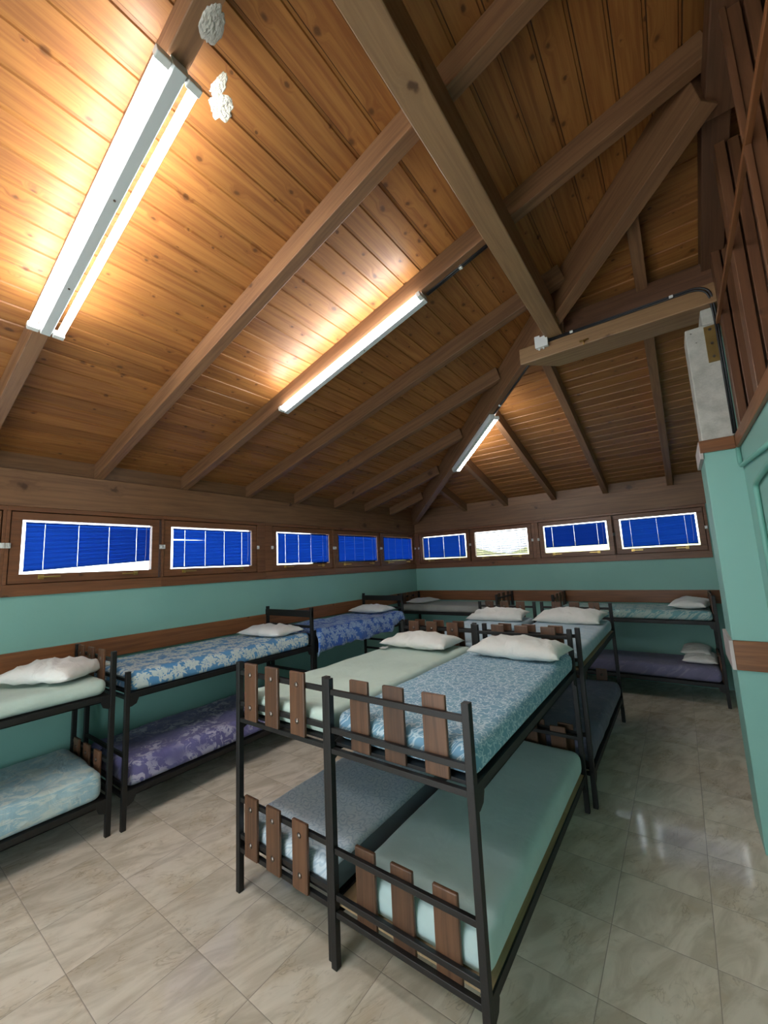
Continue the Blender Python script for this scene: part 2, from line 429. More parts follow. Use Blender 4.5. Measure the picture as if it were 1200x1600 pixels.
# lining boards above the right wall
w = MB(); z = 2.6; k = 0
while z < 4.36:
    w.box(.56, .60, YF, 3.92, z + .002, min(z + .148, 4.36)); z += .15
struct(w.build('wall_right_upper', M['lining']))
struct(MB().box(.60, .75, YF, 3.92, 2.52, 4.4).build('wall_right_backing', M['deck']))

# ceiling boards, with grooves
def z_left(x): return zl(x) + RD
def z_back(y): return zb(y) + RD
P = .135; HIP = XW + YB
def groove(a, b):   # cross-section of one board: bevel, face, lip
    return [(a + .0025, .012), (a + .0035, .0), (b - .017, .0), (b - .014, .008), (b - .0025, .008)]
mb = MB(); x = XW - .02
while x < XR:
    a, b = x, min(x + P, XR + .02)
    pr = groove(a, b)
    for (xa, ha), (xb, hb) in zip(pr, pr[1:]):
        i = len(mb.v)
        if (xa, ha) == pr[0]: mb.v.append((xa, YF, z_left(xa) + ha)); mb.v.append((xa, HIP - xa, z_left(xa) + ha)); i = len(mb.v) - 2
        else: i = len(mb.v) - 2
        mb.v.append((xb, YF, z_left(xb) + hb)); mb.v.append((xb, HIP - xb, z_left(xb) + hb))
        mb.f.append((i, i + 1, i + 3, i + 2))
    x += P
struct(mb.build('ceiling', M['ceilY']))
mb = MB(); y = YB + .02
while y > HIP - XR:
    a, b = y, max(y - P, HIP - XR - .02)
    pr = [(a - .0025, .012), (a - .0035, 0), (b + .017, 0), (b + .014, .008), (b + .0025, .008)]
    mb.v.append((HIP - pr[0][0], pr[0][0], z_back(pr[0][0]) + pr[0][1])); mb.v.append((.60, pr[0][0], z_back(pr[0][0]) + pr[0][1]))
    for (yb_, hb) in pr[1:]:
        i = len(mb.v) - 2
        mb.v.append((HIP - yb_, yb_, z_back(yb_) + hb)); mb.v.append((.60, yb_, z_back(yb_) + hb))
        mb.f.append((i, i + 1, i + 3, i + 2))
    y -= P
struct(mb.build('ceiling', M['ceilX']))
# roof deck over the boards
d = .013
A0 = (XW - T, YF - T, z_left(XW - T) + d); A1 = (XR, YF - T, z_left(XR) + d); A2 = (XR, HIP - XR, z_left(XR) + d); A3 = (XW - T, HIP - XW + T, z_left(XW - T) + d)
B2 = (.75, HIP - XR, z_back(HIP - XR) + d); B3 = (.75, YB + T, z_back(YB + T) + d)
mb = MB(); up = (0, 0, .08)
mb.prism([A0, A1, A2, A3], up).prism([A3, A2, B2, B3], up).prism([A1, (.75, YF - T, A1[2]), B2, A2], up)
struct(mb.build('roof', M['deck']))

# wall beams (plates) under the rafters
struct(beam('trim_1', (XW, YF, 0), (XW, YB, 0), -.035, 0, ZT + .02, 2.79, M['beam'], (-1, 0, 0)))
struct(beam('trim_2', (XW + .035, YB, 0), (.50, YB, 0), -.035, 0, ZT + .02, 2.79, M['beam'], (0, 1, 0)))
struct(beam('trim_3', (XW, YF, 0), (XW, YB, 0), -.012, 0, 2.79, 2.96, M['beam'], (-1, 0, 0)))
struct(beam('trim_4', (XW + .012, YB, 0), (.50, YB, 0), -.012, 0, 2.79, 2.96, M['beam'], (0, 1, 0)))
# wooden wall rails behind the beds
struct(beam('trim_5', (XW, YF, 0), (XW, YB, 0), -.022, 0, 1.118, 1.292, M['rail'], (-1, 0, 0)))
struct(beam('trim_6', (XW + .022, YB, 0), (.50, YB, 0), -.022, 0, 1.118, 1.298, M['rail'], (0, 1, 0)))
# pier trims
struct(beam('trim_7', (.19, 3.463, 0), (XR - .022, 3.463, 0), -.022, 0, 2.50, 2.585, M['rail'], (0, 1, 0)))
struct(beam('trim_8', (XR, YF, 0), (XR, 3.441, 0), -.0, .022, 2.50, 2.585, M['rail'], (-1, 0, 0)))
struct(beam('trim_9', (.207, 3.463, 0), (XR, 3.463, 0), -.022, 0, 1.08, 1.262, M['rail'], (0, 1, 0)))
struct(MB().box(.187, .207, 3.441, 3.92, 1.08, 1.262).build('trim_10', M['pale'], None, .002))
struct(MB().box(.187, .207, 3.448, 3.92, 2.46, 2.58).build('trim_11', M['pale'], None, .002))

# ------------------------------------------------------------------ windows and blinds
ZG0, ZG1 = 1.915, 2.37
def wmap(side):
    if side == 'L': return lambda t, z, d: (XW + d, t, z)
    return lambda t, z, d: (t, YB - d, z)
class WB(MB):
    def __init__(s, f): super().__init__(); s.w = f
    def wb(s, t0, t1, z0, z1, d0, d1):
        a = s.w(t0, z0, d0); b = s.w(t1, z1, d1)
        return s.box(min(a[0], b[0]), max(a[0], b[0]), min(a[1], b[1]), max(a[1], b[1]), a[2], b[2])

def window(n, side, b0, b1, a0, a1, blind):
    f = wmap(side); mid = (a0 + a1) / 2
    o = bpy.data.objects.new('window_%d' % n, None); COL.objects.link(o); struct(o)
    o.location = f(mid, ZG0, 0); org = o.location.copy()
    mt = M['frameZ'] if side == 'L' else M['frameX']
    def bl(m, name, mat, bev=.003, par=o, **k):
        m.v = [(a - org[0], b - org[1], c - org[2]) for a, b, c in m.v]
        return m.build(name, mat, par, bev, **k)
    s0, s1, zs0, zs1 = a0 - .072, a1 + .072, 1.838, 2.436
    fr = WB(f)
    fr.wb(b0, b1, ZS, zs0 - .006, -.085, .022); fr.wb(b0, b1, zs1 + .006, ZT + .02, -.085, .022)
    for (q0, q1) in ((b0, s0 - .006), (s1 + .006, b1)):
        if q1 - q0 > .02: fr.wb(q0, q1, zs0 - .006, zs1 + .006, -.085, .016)
    fr.wb(s0 - .02, s1 + .02, zs0 - .02, ZG0 - .012, -.085, -.052); fr.wb(s0 - .02, s1 + .02, ZG1 + .012, zs1 + .02, -.085, -.052)
    fr.wb(s0 - .02, a0 - .012, ZG0 - .012, ZG1 + .012, -.085, -.052); fr.wb(a1 + .012, s1 + .02, ZG0 - .012, ZG1 + .012, -.085, -.052)
    bl(fr, 'frame', mt)
    sh = WB(f)
    sh.wb(s0, s1, zs0, ZG0, -.05, .006).wb(s0, s1, ZG1, zs1, -.05, .006).wb(s0, a0, ZG0, ZG1, -.05, .006).wb(a1, s1, ZG0, ZG1, -.05, .006)
    bl(sh, 'sash', mt, .004)
    bl(WB(f).wb(a0 - .01, a1 + .01, ZG0 - .01, ZG1 + .01, -.036, -.030), 'glass_pane', M['glass'], 0)
    for t in (a0 - .085, a1 + .085):
        l = WB(f).wb(t - .016, t + .016, 2.128, 2.172, .016, .027).wb(t - .007, t + .007, 2.138, 2.162, .027, .042)
        bl(l, 'latch', M['white'], .002)
    for t, sg in ((a0 + .14, 1), (a1 - .15, -1)):
        h = WB(f).wb(t - .02, t + .02, 1.868, 1.905, .006, .016).wb(t - .008, t + .008, 1.876, 1.892, .016, .034)
        h.wb(min(t - .01 * sg, t + .13 * sg), max(t - .01 * sg, t + .13 * sg), 1.880, 1.893, .030, .040)
        bl(h, 'handle', M['brass'], .002)
    if blind: make_blind(side, a0, a1, *blind)
    return o

def make_blind(side, a0, a1, label, dz0, dz1, mode, ncord=4):
    """dz0, dz1: how far the bottom rail hangs above the sash at either end"""
    f = wmap(side); mid = (a0 + a1) / 2
    t0, t1 = a0 + .022, a1 - .020
    root = thing('window_blind', label, 'blind', f(mid, ZG0, -.02), group='venetian blinds in the windows'); org = root.location.copy()
    def bl(m, name, mat, **k):
        m.v = [(a - org[0], b - org[1], c - org[2]) for a, b, c in m.v]; return m.build(name, mat, root, **k)
    zt = ZG1 - .018
    bl(WB(f).wb(t0, t1, zt - .016, zt, -.008, .010), 'head_rail', M['blind'] if mode != 'open' else M['white'])
    N = 27
    cords = [t0 + (t1 - t0) * (.13 + .74 * k / (ncord - 1)) for k in range(ncord)]
    cuts = [t0] + [q for c in cords for q in (c - .0014, c + .0014)] + [t1]
    tilt = .16 if mode != 'open' else 1.05         # slat lean out of the vertical
    sw = .0245
    m = MB(); wob = random.random() * 50
    for i in range(N):
        for k in range(0, len(cuts), 2):
            bent = mode == 'bent' and k < 4 and i in (6, 7)
            seg = (cuts[k], cuts[k + 1])
            row = []
            for j, t in enumerate(seg):
                u = (t - t0) / (t1 - t0)
                zlow = ZG0 + (dz0 + (dz1 - dz0) * u)
                zc = zt - .026 - (zt - .026 - zlow - .012) * i / (N - 1)
                zc += .0012 * math.sin(i * 2.3 + u * 5 + wob)
                tl = tilt + (.10 * math.sin(i * .9 + wob) if mode != 'open' else 0)
                if bent: tl = 1.3 - .5 * (k / 4 + j * .3)
                dzv, ddv = sw / 2 * math.cos(tl), sw / 2 * math.sin(tl)
                row.append((f(t, zc + dzv, .001 - ddv), f(t, zc, .0035), f(t, zc - dzv, .001 + ddv)))
            m.poly([row[0][0], row[1][0], row[1][1], row[0][1]]); m.poly([row[0][1], row[1][1], row[1][2], row[0][2]])
    bl(m, 'slats', M['blind'] if mode != 'open' else M['blindw'])
    m = MB(); p = [f(t0, ZG0 + dz0, -.008), f(t1, ZG0 + dz1, -.008), f(t1, ZG0 + dz1, .009), f(t0, ZG0 + dz0, .009)]
    m.prism(p, (0, 0, .011)); bl(m, 'bottom_rail', M['blind'] if mode != 'open' else M['white'])
    for c in cords:
        u = (c - t0) / (t1 - t0)
        bl(MB().tube([f(c, ZG0 + dz0 + (dz1 - dz0) * u, .011), f(c, zt, .011)], .0011, 5), 'cord', M['cord'])
    bl(MB().tube([f(t1 - .04, zt, .013), f(t1 - .042, ZG0 + .16, .014), f(t1 - .05, ZG0 + .06, .014)], .0016, 5), 'tilt_wand', M['cord'])

window(1, 'L', -.60, .80, -.33, .70, None)
window(2, 'L', .80, 2.03, .904, 1.934, ('blue blind hanging crooked, low at left, in the leftmost window', .018, .092, 'shut'))
window(3, 'L', 2.03, 3.345, 2.13, 3.146, ('blue blind with a bent bright slat, right of the crooked one', .012, .012, 'bent'))
window(4, 'L', 3.345, 4.666, 3.543, 4.563, ('blue blind in the window above the pillow of the blue damask bunk', .018, .018, 'shut'))
window(5, 'L', 4.666, 5.90, 4.769, 5.807, ('blue blind second from the room corner on the left wall', .018, .018, 'shut'))
window(6, 'L', 5.90, 7.10, 6.0, 6.99, ('blue blind on the left wall right beside the room corner', .018, .018, 'shut'))
window(7, 'B', XW, -3.17, -4.22, -3.26, ('blue blind on the back wall right beside the room corner', .028, .012, 'shut', 3))
window(8, 'B', -3.17, -1.965, -3.08, -2.10, ('open pale blind showing the bright hillside', .02, .02, 'open', 3))
window(9, 'B', -1.965, -.785, -1.83, -.87, ('blue blind stopping short above a white strip, right of the open blind', .085, .085, 'shut', 3))
window(10, 'B', -.785, .36, -.70, .248, ('blue blind in the rightmost window by the turquoise pier', .02, .02, 'shut', 3))

# ------------------------------------------------------------------ roof timbers
RW = .076
GL, GB = 'rafters of the left roof slope', 'rafters of the back roof slope'
def left_rafter(yc, label):
    xe = min(XR, HIP - yc)
    if xe < XR - .1: xe -= .05
    o = beam('rafter', (XW, yc, zl(XW)), (xe, yc, zl(xe)), -RW / 2, RW / 2, 0, RD * .962, M['beam'])
    tag(o, label, 'rafter', GL)
left_rafter(.59, 'dark rafter carrying the twin-tube light at top left')
left_rafter(1.432, 'rafter with a bright yellow side between the two big tube lights')
left_rafter(2.255, 'rafter carrying the single-tube light in the middle of the ceiling')
left_rafter(3.09, 'first rafter beyond the middle single-tube light')
left_rafter(3.90, 'second rafter beyond the middle single-tube light')
left_rafter(4.73, 'third rafter beyond the middle light, ending at the hip above the far light')
left_rafter(5.51, 'second shortest rafter of the left slope, beside the far hip light')
left_rafter(6.28, 'shortest rafter on the left slope, nearest the room corner')
def back_rafter(xc, label):
    ye = HIP - xc
    if xc < 0: ye += .06
    o = beam('rafter', (xc, YB, zb(YB)), (xc, ye, zb(ye)), -RW / 2, RW / 2, 0, RD * .962, M['beam'], (1, 0, 0))
    tag(o, label, 'rafter', GB)
back_rafter(-3.22, 'shortest rafter on the back slope, beside the room corner')
back_rafter(-2.42, 'back slope rafter meeting the hip behind the far tube light')
back_rafter(-1.60, 'back slope rafter starting at the upper end of the far tube light')
back_rafter(-.83, 'long back slope rafter under the mitred beam end')
back_rafter(.0, 'rightmost back slope rafter, next to the concrete column')
hp0 = (XW + .03, YB - .03, ZE + .0); hx = .345
hp1 = (hx, HIP - hx, zl(hx))
o = beam('hip_rafter', hp0, hp1, -.05, .05, -.150, RD * .9, M['beam'], (1, 1, 0))
tag(o, 'diagonal hip rafter rising from the room corner past the far tube light', 'rafter')
o = beam('purlin', (-.632, YF, 3.66), (-.632, 3.42, 3.66), -.064, .064, 0, .185, M['beamlt'], (-1, 0, 0), .006)
tag(o, 'big purlin beam crossing overhead from top centre to the junction box', 'beam')
# cantilever beam with mitred end, running to the column
m = MB().prism([(-.93, 3.40, 3.515), (.41, 3.40, 3.515), (.41, 3.66, 3.515), (-.67, 3.66, 3.515)], (0, 0, .143))
tag(m.build('support_beam', M['beamlt'], None, .006, origin=(-.93, 3.40, 3.515)), 'light brown beam with a mitred end resting on the concrete column', 'beam')
o = beam('purlin', (-.56, 3.45, 3.66), (.50, 3.45, 3.66), 0, .13, 0, .19, M['beamdk'], (0, 1, 0), .005)
tag(o, 'dark purlin lying on top of the light mitred beam', 'beam')
o = beam('ridge_beam', (.42, YF, 4.0), (.42, 2.45, 4.0), -.07, .07, 0, .13, M['beamdk'], (-1, 0, 0), .005)
tag(o, 'dark ridge beam along the top right edge', 'beam')
o = beam('ridge_rafter', (.41, 3.62, zb(3.62)), (.41, 2.40, zb(2.40)), -.06, .06, -.03, RD * .8, M['beamdk'], (1, 0, 0))
tag(o, 'short dark rafter from the ridge down to the purlin above the column', 'rafter')
# column with brass plate
m = MB().box(.21, .385, 3.463, 3.72, 2.52, 3.40); m.box(.31, .385, 3.463, 3.72, 3.40, 3.515)
col = m.build('concrete_column', M['concrete'], None, .008, origin=(.3, 3.59, 2.52))
tag(col, 'rough grey concrete column standing on the turquoise pier', 'column')
c2 = MB().box(.013, .08, -.140, -.128, .60, .86).build('brass_plate', M['oldbrass'], col, .002); c2['label'] = 'brass fixing plate'
for zz in (.635, .73, .83):
    c3 = MB().tube([(.045, -.140, zz), (.045, -.147, zz)], .009, 10).build('bolt', M['bolt'], c2)
# studs and battens above the right wall
for yc, lab in ((3.32, 'wooden stud nearest the concrete column above the right wall'), (2.62, 'middle wooden stud above the right wall trim'), (1.95, 'wooden stud at the right picture edge, behind the crossing battens')):
    o = MB().box(XR, XR + .045, yc, yc + .10, 2.585, min(4.0, zb(yc) + .05)).box(XR + .055, XR + .10, yc + .004, yc + .096, 2.585, min(3.995, zb(yc) + .04))
    tag(o.build('stud', M['stud'], None, .004, origin=(XR + .05, yc + .05, 2.585)), lab, 'stud', 'studs above the right wall')
o = beam('batten', (XR, YF, 3.37), (XR, 3.44, 3.37), -.0, .02, 0, .03, M['rail'], (-1, 0, 0), .002)
tag(o, 'thin level batten crossing the studs above the right wall', 'batten')
o = MB().box(XR - .022, XR - .001, 1.935, 1.962, 2.585, 3.37).box(XR - .022, XR - .001, 1.935, 1.962, 3.40, 4.0).build('batten', M['stud'], None, .002, origin=(XR, 1.95, 2.585))
tag(o, 'thin upright batten at the right edge crossing the level one', 'batten')

# ------------------------------------------------------------------ lights
def fixture(name, label, p0, p1, side, sides, L=None):
    mw = frame(p0, Vector(p1) - Vector(p0), side)
    L = (Vector(p1) - Vector(p0)).length
    t = thing(name, label, 'light', mw=mw)
    m = MB().prism([(0, -.030, 0), (0, -.030, -.030), (0, -.022, -.058), (0, .022, -.058), (0, .030, -.030), (0, .030, 0)], (L, 0, 0))
    h = m.build('housing', M['lampgrey'], t, .002)
    for xx in (L * .25, L * .62): MB().tube([(xx, 0, -.058), (xx, 0, -.061)], .005, 8).build('screw', M['bolt'], h)
    for s in sides:
        yy = .062 * s
        MB().tube([(.03, yy, -.040), (L - .03, yy, -.040)], .0165, 16).build('tube', M['tube'], t, smooth=False)
        for xx in (0, L - .03):
            MB().box(xx, xx + .03, min(.03 * s, yy + .02 * s), max(.03 * s, yy + .02 * s), -.058, -.020).build('lamp_holder', M['white'], t, .004)
    return t
G = 'fluorescent tube lights on the roof timbers'
fixture('tube_light', 'twin-tube fluorescent light under the rafter at top left', (-2.72, .593, zl(-2.72)), (-1.245, .593, zl(-1.245)), (0, 1, 0), (-1, 1))
fixture('tube_light', 'added twin-tube fill light on the roof behind the camera, out of the picture', (-2.72, -1.08, zl(-2.72)), (-1.245, -1.08, zl(-1.245)), (0, 1, 0), (-1, 1))  # unseen fixture, added to brighten the room from behind
fixture('tube_light', 'single-tube fluorescent light in the middle of the left ceiling slope', (-2.68, 2.262, zl(-2.68)), (-1.215, 2.262, zl(-1.215)), (0, 1, 0), (-1,))
hd = Vector(hp1) - Vector(hp0)
def hip(x):
    k = (x - hp0[0]) / (hp1[0] - hp0[0]); return Vector(hp0) + hd * k + Vector((0, 0, -.155))
fixture('tube_light', 'far single-tube fluorescent light on the diagonal hip rafter', hip(-2.47), hip(-1.50), (1, 1, 0), (1,))

# cables, junction box, hook, plaster
def arc(pts, n=5, r=.05):
    """polyline with rounded corners"""
    pts = [Vector(p) for p in pts]; out = [pts[0]]
    for a, b, c in zip(pts, pts[1:], pts[2:]):
        u = (a - b).normalized() * min(r, (a - b).length * .45); v = (c - b).normalized() * min(r, (c - b).length * .45)
        for k in range(n + 1):
            s = k / n; out.append((b + u) * (1 - s) ** 2 + b * 2 * s * (1 - s) + (b + v) * s * s)
    return out + [pts[-1]]
def cable(label, paths, r, name='cable', mat='cable', clips=()):
    m = MB()
    for p in paths: m.tube(arc(p), r, 8)
    o = m.build(name, M[mat], None, smooth=True); org = Vector(paths[0][0])
    o.data.transform(Matrix.Translation(-org)); o.location = org
    for c in clips:
        q = Vector(c) - org
        MB().box(q.x - .012, q.x + .012, q.y - .012, q.y + .012, q.z - .010, q.z + .010).build('clip', M['white'], o, .003)
    return tag(o, label, 'cable' if name == 'cable' else 'pipe')
zr = lambda x: zl(x) - .006
cable('black cable under the middle rafter above the single-tube light', [[(-1.20, 2.270, zr(-1.20)), (-.70, 2.270, zr(-.70))], [(-1.20, 2.286, zr(-1.20)), (-.70, 2.286, zr(-.70))]], .006, clips=[(-.94, 2.278, zr(-.94))])
hs = Vector((1, 1, 0)).normalized() * .02
cable('black cable on the hip rafter above the far tube light', [[hip(-1.49) + hs + Vector((0, 0, -.006)), hip(-.86) + hs + Vector((0, 0, -.006))]], .008, clips=[hip(-1.38) + hs + Vector((0, 0, -.004))])
zc = 3.652
cable('black cable along the light mitred beam and down the concrete column', [
    [(-.68, 3.390, zc), (.31, 3.390, zc), (.375, 3.390, 3.60), (.392, 3.452, 3.42), (.392, 3.452, 2.60)],
    [(-.68, 3.390, zc - .014), (.30, 3.390, zc - .014), (.362, 3.390, 3.59), (.379, 3.452, 3.42), (.379, 3.452, 2.60)]], .0065, clips=[(-.50, 3.390, zc - .006), (.16, 3.390, zc - .006)])
jb = thing('junction_box', 'white square junction box at the tip of the mitred beam', 'junction box', (-.73, 3.398, 3.645))
MB().box(-.05, .05, -.035, 0, -.05, .05).build('box', M['white'], jb, .006); MB().box(-.052, .052, -.045, -.035, -.052, .052).build('lid', M['white'], jb, .004)
for xx in (-.025, .01): MB().tube([(xx, -.018, -.05), (xx, -.018, -.064)], .008, 8).build('cable_gland', M['white'], jb)
hk = MB().tube(arc([(-.418, 3.40, 3.535), (-.418, 3.365, 3.535), (-.418, 3.35, 3.51), (-.418, 3.365, 3.495)], 4, .02), .005, 8)
hk.tube([(-.45, 3.392, 3.545), (-.385, 3.392, 3.545)], .006, 8)
tag(hk.build('hook', M['brass'], None, origin=(-.418, 3.40, 3.535), smooth=True), 'small brass hook screwed into the light mitred beam', 'hook')
def blob(name, label, c, ax, ay, nrm, sx, sy, seed, mat, th=.006):
    """crusty lump: ragged outline, bumpy face"""
    ax, ay, nrm = Vector(ax).normalized(), Vector(ay).normalized(), Vector(nrm).normalized()
    m = MB(); R, S = 9, 40; c = Vector(c)
    m.v.append((0, 0, 0)); m.v[0] = tuple(nrm * th)
    for i in range(1, R + 1):
        for k in range(S):
            a = 2 * PI * k / S; e = Vector((math.cos(a), math.sin(a), seed))
            rad = .85 + .34 * noise.noise(e * 1.3) + .14 * noise.noise(e * 4) + .06 * noise.noise(e * 9)
            rad = max(.25, rad); f = i / R
            h = th * (1 - f ** 4) * (.65 + .9 * noise.noise(Vector((e.x * f * 6, e.y * f * 6, seed + 3))))
            m.v.append(tuple(ax * (math.cos(a) * sx * rad * f) + ay * (math.sin(a) * sy * rad * f) + nrm * (h if i < R else -.003)))
    for k in range(S): m.f.append((0, 1 + k, 1 + (k + 1) % S))
    for i in range(R - 1):
        for k in range(S):
            k2 = (k + 1) % S; m.f.append((1 + i * S + k, 1 + i * S + k2, 1 + (i + 1) * S + k2, 1 + (i + 1) * S + k))
    o = m.build(name, mat, None); o.location = c
    return tag(o, label, 'plaster')
sx_ = Vector((1, 0, SL)); dn = Vector((SL, 0, -1))
pp = blob('plaster_patch', 'flaky white plaster patch on the boards beside the twin-tube light', (-1.345, .815, z_left(-1.345) - .001), sx_, (0, 1, 0), dn, .066, .056, 1.3, M['plaster'])
pq = blob('flake', 'x', (-1.285, .772, z_left(-1.285) - .001), sx_, (.35, 1, 0), dn, .062, .028, 6.3, M['plaster'], .004)
for k_ in ('label', 'category'): del pq[k_]
pq.parent = pp; pq.location = pq.location - pp.location
blob('plaster_patch', 'grey torn plaster lump on the rafter above the twin-tube light', (-1.08, .625, zl(-1.08) - .002), sx_, (0, 1, 0), dn, .075, .038, 4.1, M['plasterg'])
# painted conduits on the right wall
cable('turquoise pipe running from the pier corner forward under the trim', [[(.386, 3.450, 2.50), (.386, 3.450, 2.375), (.386, 1.8, 2.27)]], .013, 'conduit', 'conduit')
cable('turquoise upright pipe bending forward on the right wall', [[(.385, 3.02, 0.02), (.385, 3.02, 2.20), (.385, 2.55, 2.235), (.385, 1.8, 2.20)]], .014, 'conduit', 'conduit')

# ------------------------------------------------------------------ bunk beds
PS = .034   # post section
GBUNK = 'black steel bunk beds'
def bunk(label, loc, rz, W, L, near, far, slat_u=(.165, .372, .58), kind='slat', ply=()):
    """local: u across 0..W, v along 0..L. near/far: +1 slats outside the rails, -1 inside"""
    b = thing('bunk_bed', label, 'bunk bed', loc, rz, GBUNK)
    h = PS / 2
    tops = (1.292, 1.292) if kind == 'slat' else (1.125, 1.395)
    for v, tp in ((h, tops[0]), (L - h, tops[1])):
        for u in (h, W - h):
            MB().box(u - h, u + h, v - h, v + h, 0, tp).build('post', M['steel'], b, .003)
    def rail(name, u0, u1, v0, v1, z0, z1, mat='steel'):
        return MB().box(u0, u1, v0, v1, z0, z1).build(name, M[mat], b, .002)
    def slats(v, sgn, zs):
        """sgn: which side along v the slats sit on the rail"""
        for (z0, z1) in zs:
            for su in slat_u:
                o = MB().box(-.057, .057, -.009, .009, 0, z1 - z0).build('slat', M['slat'], b, .005)
                o.location = (su * W / .765, v + sgn * (.010 + .0095), z0)
                for zz in ((z1 - z0) - .065, .075):
                    q = MB(); s2 = sgn
                    q.tube([(0, s2 * .009, zz), (0, s2 * .013, zz), (0, s2 * .0165, zz)], [.015, .012, .005], 10).build('bolt', M['bolt'], o, smooth=True)
    def bedlevel(z, lv=0):
        for u0, u1, dx in ((.003, .011, 1), (W - .011, W - .003, -1)):
            m = MB().box(u0, u1, PS, L - PS, z - .045, z)
            m.box(min(u0, u0 + .03 * dx), max(u1, u1 + .03 * dx), PS, L - PS, z - .045, z - .038)
            m.build('side_rail', M['steel'], b, .001)
        for v in (h, L - h): rail('cross_bar', PS, W - PS, v - .012, v + .012, z - .045, z - .020)
        for v in (L * .3, L * .5, L * .7): rail('cross_bar', .02, W - .02, v - .012, v + .012, z - .037, z - .020)
        MB().box(.013, W - .013, PS + .006, L - PS - .006, z - .018, z - .002).build('base_board', M['ply' if lv in ply else 'steel'], b, .001)
        for v, sg in ((PS, 1), (L - PS, -1)):
            for u0, u1 in ((.002, .007), (W - .007, W - .002)):
                ax = [(u0, v, z - .001), (u0, v + sg * .06, z - .001), (u0, v + sg * .06, z - .05), (u0, v + sg * .045, z - .085), (u0, v + sg * .012, z - .10), (u0, v, z - .10)]
                MB().prism(ax, (u1 - u0, 0, 0)).build('bracket', M['steel'], b)
    if kind == 'slat':
        for v, sg, out in ((h, near, -1), (L - h, far, 1)):
            for zz in (1.215, 1.035, .49, .29):
                rail('end_rail', PS, W - PS, v - .010, v + .010, zz, zz + .026)
            slats(v, sg * out, ((.972, 1.298), (.229, .555)))
        bedlevel(.985, 1); bedlevel(.265, 0)
    else:
        for zz in (1.05, .50, .29): rail('end_rail', PS, W - PS, h - .010, h + .010, zz, zz + .026)
        v = L - h
        rail('head_panel', -.0, W, v - .022, v - .018 + .03, 1.285, 1.36)
        for zz in (1.16, .65, .51): rail('end_rail', PS, W - PS, v - .010, v + .010, zz, zz + .03)
        bedlevel(.965); bedlevel(.265)
    return b

NY0, NY1, FY0, FY1 = 1.520, 3.395, 3.440, 5.315
bunk('nearest bunk with bolted slats outside its rails, left half of the front pair', (-2.315, NY0 + .012, 0), 0, .784, NY1 - NY0, 1, -1, (.156, .346, .556))
bunk('nearest bunk with slats behind its rails, right half of the front pair', (-1.528, NY0 - .008, 0), 0, .792, NY1 - NY0, -1, 1, (.195, .39, .594), ply=(0,))
bunk('bunk behind the pale green bed, left half of the rear middle pair', (-2.315, FY0, 0), 0, .765, FY1 - FY0, -1, -1)
bunk('bunk behind the teal paisley bed, right half of the rear middle pair', (-1.49, FY0, 0), 0, .795, FY1 - FY0, -1, -1, (.19, .385, .59), ply=(1,))
bunk('bunk cut off by the left picture edge, pale green mattress on top', (-4.352, -.60, 0), 0, .80, 1.93, -1, -1)
bunk('bunk with blue damask mattress and flat headboard against the left wall', (-4.352, 1.385, 0), 0, .835, 1.96, 0, 0, kind='flat')
bunk('bunk under the royal blue bedspread, flat headboard, near the corner', (-4.352, 3.385, 0), 0, .80, 1.90, 0, 0, kind='flat')
bunk('bunk with grey mattress in the far corner along the back wall', (-4.352, 7.04, 0), -PI / 2, .76, 1.93, -1, -1)
bunk('bunk with teal flowered mattress at right along the back wall', (-1.60, 7.04, 0), -PI / 2, .76, 1.88, -1, -1)

